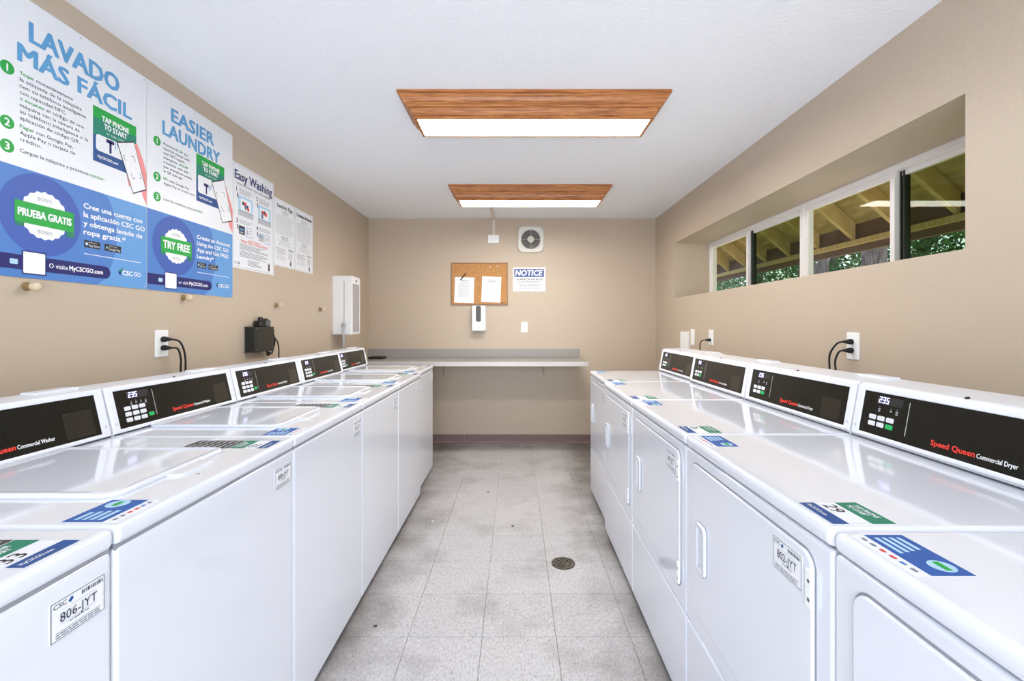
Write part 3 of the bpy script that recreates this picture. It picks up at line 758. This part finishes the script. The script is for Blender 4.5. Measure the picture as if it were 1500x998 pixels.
plug(MR(ry, 1.1705), 'lower black plug and cord in the right wall outlet nearer the camera', [(-.012, -.008, .058), (-.03, -.05, .062), (-.028, -.10, .060), (-.03, -.19, .05), (-.03, -.36, .04)])
outlet(MR(3.60, 1.187), 'small far outlet on the right wall with one black plug')
plug(MR(3.60, 1.1675), 'single black plug and cord in the far right wall outlet', [(-.02, -.004, .062), (-.04, -.03, .072), (-.046, -.07, .070), (-.046, -.16, .06), (-.046, -.36, .05)])
outlet(MR(3.976, 1.180), 'white rocker switch on the right wall beside the tall blank cover', 'switch', .074, .136)
e = empty('blank_cover', MR(4.155, 1.06), 'tall blank white cover panel low on the right wall near the corner', 'cover panel')
b = NB(); pad(b, -.10, -.165, .10, .165, .006, 0, .012, .004); obj('panel', b, plate_m, e)
for q in ((-.085, .15), (.085, .15)): b = NB(); disc(b, q, .004, .011, .0135, 8); obj('screw', b, grey_pl, e)

# black box with adaptor on the left wall
e = empty('control_box', ML(2.739, 1.122), 'black metal box with cords on the left wall', 'electrical box')
obj('housing', B((0, 0, 0), (.217, .152, .064), .003, 2), mat('black_box_paint', (22, 22, 20), .42), e)
obj('cover', B((.004, .004, .0635), (.213, .148, .066), .001, 1), mat('olive_black_cover', (28, 28, 19), .35), e)
for x in (.012, .205):
    for y in (.012, .140): b = NB(); disc(b, (x, y), .004, .0655, .068, 10); obj('screw', b, steel, e)
obj('flange', B((-.006, -.004, 0), (.0, .156, .004)), steel, e)
e = empty('power_adaptor', ML(2.80, 1.2745), 'black power adaptor and modem resting on the black wall box', 'adaptor')
obj('adaptor_body', B((.02, 0, .006), (.075, .034, .05), .004, 2), blackp, e); obj('modem', B((.070, 0, .006), (.128, .040, .056), .003, 2), mat('grey_black', (44, 46, 50), .4), e)
obj('modem_label', B((.074, .006, .056), (.124, .034, .0568)), mat('dull_label', (84, 88, 94), .4), e)
obj('antenna', B((.062, .040, .02), (.142, .051, .034), .004, 2), blackp, e); obj('antenna_knuckle', B((.050, .034, .016), (.074, .060, .038), .005, 2), blackp, e)
b = NB(); tube(b, [(.02, .018, .03), (.0, .03, .034), (-.006, .014, .038), (0.0, .002, .030)], .0022); obj('antenna_lead', b, rubber, e)
for k, (l, pts) in enumerate((('looped black cord leaving the side of the black wall box', [(.2175, .120, .03), (.245, .118, .03), (.285, .085, .03), (.290, .04, .028), (.265, .0, .03), (.245, -.022, .03), (.22, -.012, .03), (.20, -.03, .03), (.19, -.005, .03), (.205, -.02, .04), (.21, -.03, .03)]),
                        ('hanging black cord from the black wall box down to the washers', [(.2175, .088, .03), (.240, .088, .042), (.278, .062, .048), (.300, .02, .048), (.308, -.03, .046), (.318, -.08, .04), (.32, -.2, .04)]))):
    e = empty('power_lead', ML(2.739, 1.122), l, 'power lead'); b = NB(); tube(b, pts, .0042); obj('cord', b, rubber, e, smooth=True)
    b = NB(); box(b, (.2172, pts[0][1]-.009, .020), (.236, pts[0][1]+.009, .040), .003, 2); obj('plug', b, rubber, e)

# white cabinet near the corner
e = empty('dispenser_cabinet', ML(4.052, 1.200), 'white metal dispenser cabinet on the left wall near the corner', 'dispenser')
obj('cabinet', B((0, 0, 0), (.205, .517, .168), .004, 2), mat('white_cabinet', (238, 238, 240), .35), e)
b = NB(); box(b, (.010, .020, .166), (.195, .450, .1695), .002, 1); obj('front_window', b, mat('pearl_window', (176, 170, 176), .25), e)
b = NB(); rect_ring(b, (.002, .010, .203, .507), (.012, .020, .193, .450), .166, .173)
obj('front_frame', b, mat('white_cabinet', (0, 0, 0)), e)
b = NB(); disc(b, (.10, .478), .010, .172, .176, 14); obj('lock', b, blackp, e)
obj('slot', B((-.0012, .075, .100), (.0005, .470, .104)), mat('grey_slot', (120, 122, 130), .5), e)
e = empty('conduit_pipe', ML(4.03, 0.95), 'grey conduit pipe rising from the washers to the white cabinet', 'pipe')
b = NB(); tube(b, [(0, 0, .106), (0, .12, .106), (0, .335, .106)], .0105, 12); obj('pipe', b, mat('grey_conduit', (178, 182, 190), .35, .5), e)
b = NB(); box(b, (-.013, .315, .094), (.0205, .352, .118), .003, 2); obj('connector', b, steel, e)

# ------------------------------------------------------------------ back wall
def BX(px): return (px-756)/134.32
def BZ(py): return 1.286+(476-py)/134.32
e = empty('bulletin_board', MF(BX(661), BZ(447)), 'cork bulletin board with thin wooden frame on the back wall', 'bulletin board')
w, h = BX(744)-BX(661), BZ(385)-BZ(447)
obj('cork_panel', B((.008, .008, .001), (w-.008, h-.008, .010)), cork, e)
for a in (((0, 0, 0), (w, .013, .018)), ((0, h-.013, 0), (w, h, .018)), ((0, .013, 0), (.013, h-.013, .018)), ((w-.013, .013, 0), (w, h-.013, .018))): obj('frame_strip', B(*a, .002, 1), oakf, e)
b = NB(); box(b, (w-.075, .018, .010), (w-.035, .026, .0105)); obj('maker_tab', b, ink('brown'), e)
def paper(px0, px1, py0, py1, tilt, label):
    ww, hh = BX(px1)-BX(px0), BZ(py0)-BZ(py1)
    s = Sheet('pinned_paper', ww, hh, mat('white_paper', (240, 242, 248), .7), MF(BX(px0), BZ(py1), YB-.0108) @ Matrix.Rotation(tilt, 4, 'Z'), th=.0006)
    tag(s.o, label, 'paper', 'papers on the bulletin board')
    s.lines('heading', ink('mid'), ww*.3, ww*.75, hh*.88, 2, .018, .006, .2, True); s.lines('print', ink('lgrey'), ww*.2, ww*.8, hh*.74, 13, .0115, .0045, .2)
    s.build(); b = NB(); disc(b, (ww/2, hh-.010), .004, .0006, .006, 10); obj('pin', b, grey_pl, s.o)
paper(665.5, 694, 406, 443.5, -.03, 'left white paper pinned to the cork board under the black pen')
paper(705, 733, 405, 442.5, -.04, 'right white paper pinned to the cork board')
e = empty('black_pen', MF(BX(678.5), BZ(406), YB-.018), 'black marker pen stuck slantwise on the cork board', 'pen')
d = Vector((BX(682)-BX(674.5), BZ(401.5)-BZ(411.5), 0)); b = NB(); p = d.normalized()
tube(b, [tuple(-d*.5), (0, 0, 0), tuple(d*.5)], .0062, 10); obj('barrel', b, blackp, e)
b = NB(); tube(b, [tuple(d*.1+Vector((0, 0, .006))), tuple(d*.45+Vector((0, 0, .007)))], .002, 6); obj('clip', b, blackp, e)
for px, py, c, l in ((684.5, 392.5, 'brown', 'dark push pin at the top left of the cork board'), (717.5, 391.5, 'paper', 'larger pale push pin near the top right of the cork board'), (728.5, 390.5, 'paper', 'smaller pale push pin at the far top right of the cork board')):
    b = NB(); disc(b, (0, 0), .0065 if px != 717.5 else .0095, .010, .018, 12, r1=.005); tag(obj('push_pin', b, ink(c), None, MF(BX(px), BZ(py))), l, 'push pin', 'pins on the cork board')

w, h = BX(799)-BX(751.5), BZ(392)-BZ(427)
s = Sheet('notice_sign', w, h, mat('sign_white', (240, 242, 248), .35), MF(BX(751.5), BZ(427)), th=.003, r=.005)
tag(s.o, 'white and blue NOTICE sign for laundry room rules', 'sign')
s.rect('blue_header', ink('notice'), .012, h*.60, w-.016, h*.94, 1, r=.012)
s.text('header_text', ink('white'), 'NOTICE', w/2-.004, h*.66, h*.225, w*.84, align='c', bold=.04, shear=.18)
s.text('subject_text', ink('dark'), 'LAUNDRY ROOM RULES', w/2, h*.47, h*.065, w*.82, align='c', bold=.04)
s.lines('rules_text', ink('mid'), w*.12, w*.88, h*.42, 6, h*.058, h*.026, .35, True)
s.build()

# wall fan
fx, fz, R = BX(777.5), BZ(351), .145
e = empty('exhaust_fan', MF(fx, fz), 'round-grilled white exhaust fan high on the back wall', 'fan')
def sq(r_, n=64, k=5.0, cz=0):
    return [(r_*abs(math.cos(a))**(2/k)*math.copysign(1, math.cos(a)), r_*abs(math.sin(a))**(2/k)*math.copysign(1, math.sin(a))) for a in [2*PI*i/n for i in range(n)]]
def cir(r_, n=64): return [(r_*math.cos(2*PI*i/n), r_*math.sin(2*PI*i/n)) for i in range(n)]
b = NB(); L3 = lambda p, z: [(x, y, z) for x, y in p]
loft(b, [L3(sq(R), 0), L3(sq(R), .010), L3(sq(R*.96), .018), L3(sq(R*.90), .022), L3(cir(.108), .020), L3(cir(.104), .010), L3(cir(.104), .002)], cap1=False); obj('cover_plate', b, mat('ivory_fan', (224, 223, 218), .4), e, smooth=True)
b = NB(); disc(b, (0, 0), .1035, .0005, .002, 40); obj('dark_duct', b, dark, e)
for k, rad in enumerate((.098, .084, .070, .056)): b = NB(); ring(b, (0, 0), rad+.0011, rad-.0011, .014, .017, 40); obj('grille_ring', b, mat('ivory_fan', (0, 0, 0)), e)
for k in range(4):
    b = NB(); M_ = Matrix.Rotation(k*PI/2, 4, 'Z'); box(b, (.035, -.002, .012), (.106, .002, .017)); b.transform(M_); obj('grille_bar', b, mat('ivory_fan', (0, 0, 0)), e)
b = NB(); disc(b, (0, 0), .041, .010, .023, 32, r1=.036); obj('hub', b, mat('hub_grey', (200, 198, 190), .4), e)
for k in range(5):
    b = NB(); prism(b, [(.03, -.012), (.095, -.03), (.10, .01), (.03, .012)], .004, .006, Matrix.Rotation(k*2*PI/5, 4, 'Z')); obj('fan_blade', b, mat('blade_dark', (30, 30, 28), .5), e)

# surface conduit with junction box
e = empty('surface_raceway', MF(BX(723.5), H), 'ivory cable raceway and box running from light to back wall', 'raceway')
ivory = mat('ivory_raceway', (216, 208, 196), .45)
obj('ceiling_channel', B((-.016, -.014, .0), (.016, -.0005, YB-4.19)), ivory, e); obj('wall_channel', B((-.015, -(H-BZ(345)), .0), (.015, -.014, .014)), ivory, e)
obj('junction_box', B((-.062, -(H-BZ(345))-.088, 0), (.058, -(H-BZ(345)), .035), .003, 2), plate_m, e)

# soap dispenser
e = empty('soap_dispenser', MF(BX(692), BZ(485)), 'white hand sanitizer dispenser with black window below the cork board', 'dispenser')
w, h = BX(712)-BX(692), BZ(448)-BZ(485)
b = NB(); pad(b, 0, 0, w, h, .012, 0, .085, .014); obj('body', b, plate_m, e, smooth=True)
b = NB(); pad(b, w*.30, h*.36, w*.67, h*.985, .018, .083, .0875, .002); obj('window', b, mat('smoky_black', (46, 44, 46), .25), e)
obj('backplate', B((-.004, .01, 0), (w+.004, h-.004, .012)), grey_pl, e); b = NB(); disc(b, (w*.5, h*.14), .006, .084, .0865, 12); obj('sensor_mark', b, mat('grey_slot', (0, 0, 0)), e)
for x in (.012, w-.018): obj('tray_lug', B((x, -.014, .02), (x+.007, .004, .07)), grey_pl, e)
outlet(MF(BX(768), BZ(479.5)), 'blank white switch plate on the back wall above the counter', 'blank', .070, .114)

# ------------------------------------------------------------------ counter
e = empty('folding_counter', T(-1.0, 4.75, .88), 'grey laminate folding counter with backsplash along the back wall', 'counter')
def cb(nm, a, b_, m, bev=.002): return obj(nm, B(tuple(a[i]-(-1.0, 4.75, .88)[i] for i in range(3)), tuple(b_[i]-(-1.0, 4.75, .88)[i] for i in range(3)), bev, 2), m, e)
cb('countertop', (XL+.001, 4.464, .886), (.690, YB-.001, .930), lam, .006)
cb('front_edge', (XL+.001, 4.458, .884), (.692, 4.465, .928), lam_e, .002)
cb('backsplash', (XL+.001, YB-.021, .930), (.690, YB-.001, 1.026), lam, .003)
cb('loose_edge_strip', (.655, 4.455, .914), (.706, 4.460, .926), lam_e, .001)
for x in (-.80, .285):
    b = NB(); o = Vector((-1.0, 4.75, .88))
    box(b, Vector((x, 4.50, .878))-o, Vector((x+.022, YB-.001, .885))-o); box(b, Vector((x+.0005, YB-.006, .74))-o, Vector((x+.0215, YB-.001, .88))-o)
    bmesh.ops.recalc_face_normals(b, faces=b.faces)
    obj('bracket', b, mat('tan_bracket', (168, 152, 136), .5), e)
e = empty('black_tray', T(-1.455, 4.86, .930), 'flat black tray lying on the left end of the counter', 'tray')
b = NB(); pad(b, -.08, -.075, .075, .075, .012, 0, .022, .004); obj('tray_body', b, blackp, e); b = NB(); pad(b, -.07, -.065, .065, .065, .01, .0215, .024, .001); obj('tray_mat', b, rubber, e)
e = empty('black_canister', T(-1.575, 4.70, .930), 'black upright box in the counter corner behind the last washer', 'box')
obj('canister_body', B((-.033, -.04, 0), (.033, .04, .112), .008, 3), blackp, e); obj('canister_lid', B((-.028, -.035, .112), (.028, .035, .120), .003, 2), rubber, e)

# ------------------------------------------------------------------ floor drain
e = empty('floor_drain', T(.2535, 2.487, 0), 'round dark metal drain grate in the tiled floor', 'drain')
iron = mat('dark_iron', (84, 80, 74), .45, .6); noise_color(iron, (54, 50, 46), (112, 106, 96), 60)
b = NB(); ring(b, (0, 0), .063, .050, .0003, .005, 36); obj('rim', b, iron, e); b = NB(); disc(b, (0, 0), .050, .0003, .0036, 32); obj('grate', b, iron, e)
for k in range(8): b = NB(); disc(b, (.036*math.cos(k*PI/4), .036*math.sin(k*PI/4)), .0055, .0036, .0039, 10); obj('drain_hole', b, dark, e)
for k in range(4): b = NB(); disc(b, (.017*math.cos(k*PI/2+.4), .017*math.sin(k*PI/2+.4)), .005, .0036, .0039, 10); obj('drain_hole', b, dark, e)
for x, y, l in ((-.022, 2.95, 'dark crumb of debris on the middle of the floor'), (-.215, 3.55, 'tiny dark speck on the floor toward the back'), (-.545, 3.02, 'pale crumb on the floor beside the left machines'), (-.60, 1.97, 'small black scrap on the floor against the left machines')):
    b = NB(); prism(b, [(-.007, -.004), (.004, -.006), (.008, .002), (.001, .006), (-.006, .004)], .0003, .004); o = tag(obj('floor_debris', b, ink('paper' if 'pale' in l else 'brown'), None, T(x, y, 0)), l, 'debris')

# ------------------------------------------------------------------ outside the window: eave, fence, trees
wood_y = mat('yellow_painted_rafter', (222, 198, 138), .6); noise_color(wood_y, (206, 180, 120), (232, 210, 154), 9, stretch=(1, 6, 1))
deck_m = mat('roof_deck_boards', (196, 178, 120), .7); noise_color(deck_m, (176, 156, 102), (210, 192, 134), 6, stretch=(6, 1, 1))
fas_m = mat('brown_fascia', (120, 98, 92), .6)
e = empty('roof_eave', T(2.5, 3.6, 1.9), 'timber roof eave with yellow rafters outside the window', 'eave')
sl = .87
for k in range(-5, 12):
    y = 2.616+.403*k; b = NB()
    pts = [(-.52, .012+.52*sl), (0.0, .012), (0.0, .012+.13), (-.52, .012+.52*sl+.13)]
    prism(b, pts, y-3.6-.018, y-3.6+.018, Matrix(((1, 0, 0, 0), (0, 0, 1, 0), (0, 1, 0, 0), (0, 0, 0, 1)))); bmesh.ops.recalc_face_normals(b, faces=b.faces); obj('rafter', b, wood_y, e)
for k in range(5):
    x1 = .06-.12*k; x0 = x1-.117; b = NB(); zz = lambda x: .012+.135-x*sl
    prism(b, [(x0, zz(x0)), (x1, zz(x1)), (x1, zz(x1)+.02), (x0, zz(x0)+.02)], -3.1, 4.0, Matrix(((1, 0, 0, 0), (0, 0, 1, 0), (0, 1, 0, 0), (0, 0, 0, 1)))); bmesh.ops.recalc_face_normals(b, faces=b.faces); obj('deck_board', b, deck_m, e)
obj('nailer', B((-.02, -3.1, -.026), (.018, 4.0, .010)), wood_y, e); obj('fascia', B((.018, -3.1, -.075), (.05, 4.0, .13)), fas_m, e)

grd = mat('sunlit_ground', (186, 172, 140), .9); noise_color(grd, (150, 140, 104), (200, 186, 152), 3)
st(obj('floor_outside', B((XR+.41, -8, -.25), (30, 34, -.12)), grd))
st(obj('floor_entry', B((-6, -14, -.2), (XR+.40, YF-.11, -.03)), mat('entry_concrete', (196, 194, 190), .85)))

leafm = mat('leaf_green', (52, 96, 44), .5); noise_color(leafm, (28, 74, 34), (104, 150, 70), 5)
leaf2 = mat('leaf_bluegreen', (60, 112, 84), .5); noise_color(leaf2, (34, 88, 62), (136, 176, 128), 5)
bark = mat('grey_bark', (132, 116, 116), .85); noise_color(bark, (96, 82, 84), (158, 144, 142), 14, stretch=(4, 4, .6))
def tree(x, y, hgt, rad, n, m, label, zc):
    e = empty('garden_tree', T(x, y, -.12), label, 'tree', 'trees outside the window')
    b = NB(); tube(b, [(0, 0, 0), (.03, .02, hgt*.35), (-.02, .04, hgt*.7), (.02, 0, hgt*.92)], .085, 9); obj('trunk', b, bark, e)
    rng = random.Random(int(x*100+y)); vs = []; fs = []
    for i in range(n):
        u, v_, t_ = rng.gauss(0, 1), rng.gauss(0, 1), rng.gauss(0, 1); d = Vector((u, v_, t_)).normalized()*(rng.random()**.4)
        c = Vector((d.x*rad, d.y*rad, zc+d.z*rad*1.1)); a = Vector((rng.uniform(-1, 1), rng.uniform(-1, 1), rng.uniform(-1, .3))).normalized()
        s_ = a.cross(Vector((rng.uniform(-1, 1), rng.uniform(-1, 1), rng.uniform(-1, 1)))).normalized()
        L_ = rng.uniform(.07, .14); k = len(vs); vs += [tuple(c), tuple(c+a*L_*.5+s_*L_*.22), tuple(c+a*L_), tuple(c+a*L_*.5-s_*L_*.22)]; fs.append((k, k+1, k+2, k+3))
    me = bpy.data.meshes.new('foliage'); me.from_pydata(vs, [], fs); me.materials.append(m)
    o = bpy.data.objects.new('foliage', me); COL.objects.link(o); o.parent = e; o['kind'] = 'stuff'
tree(7.1, 8.0, 3.3, 1.15, 5200, leafm, 'dark green tree seen through the nearest window pane', 2.75)
tree(7.2, 10.5, 3.2, 1.25, 5200, leafm, 'dark green tree behind the middle window panes', 2.75)
tree(6.95, 13.2, 3.2, 1.25, 5000, leaf2, 'pale green tree behind the second window pane from the corner', 2.75)
tree(6.95, 15.9, 3.2, 1.25, 5000, leaf2, 'pale green tree behind the farthest window pane', 2.75)
e = empty('fence', T(5.4, 9.4, -.12), 'grey board fence outside the window beneath the trees', 'fence')
for k in range(24): b = B((-.012, -3.4+.285*k, 0), (.012, -3.4+.285*k+.272, (2.52 if 7.95 < 6.0+.285*k < 8.6 else 2.05)+.012*((k*5) % 4)), .003, 1); obj('fence_board', b, bark, e)
for k in range(2): obj('fence_rail', B((.012, -3.4, .5+1.0*k), (.05, 3.43, .59+1.0*k)), bark, e)
b = NB(); tube(b, [(5.0, 6.46, -.12), (5.02, 6.47, 1.5), (4.98, 6.45, 3.4)], .15, 12)
M0 = T(5.0, 6.46, -.12); b.transform(M0.inverted()); tag(obj('tree_trunk', b, bark, None, M0), 'bare grey tree trunk outside the window before the fence', 'tree trunk')
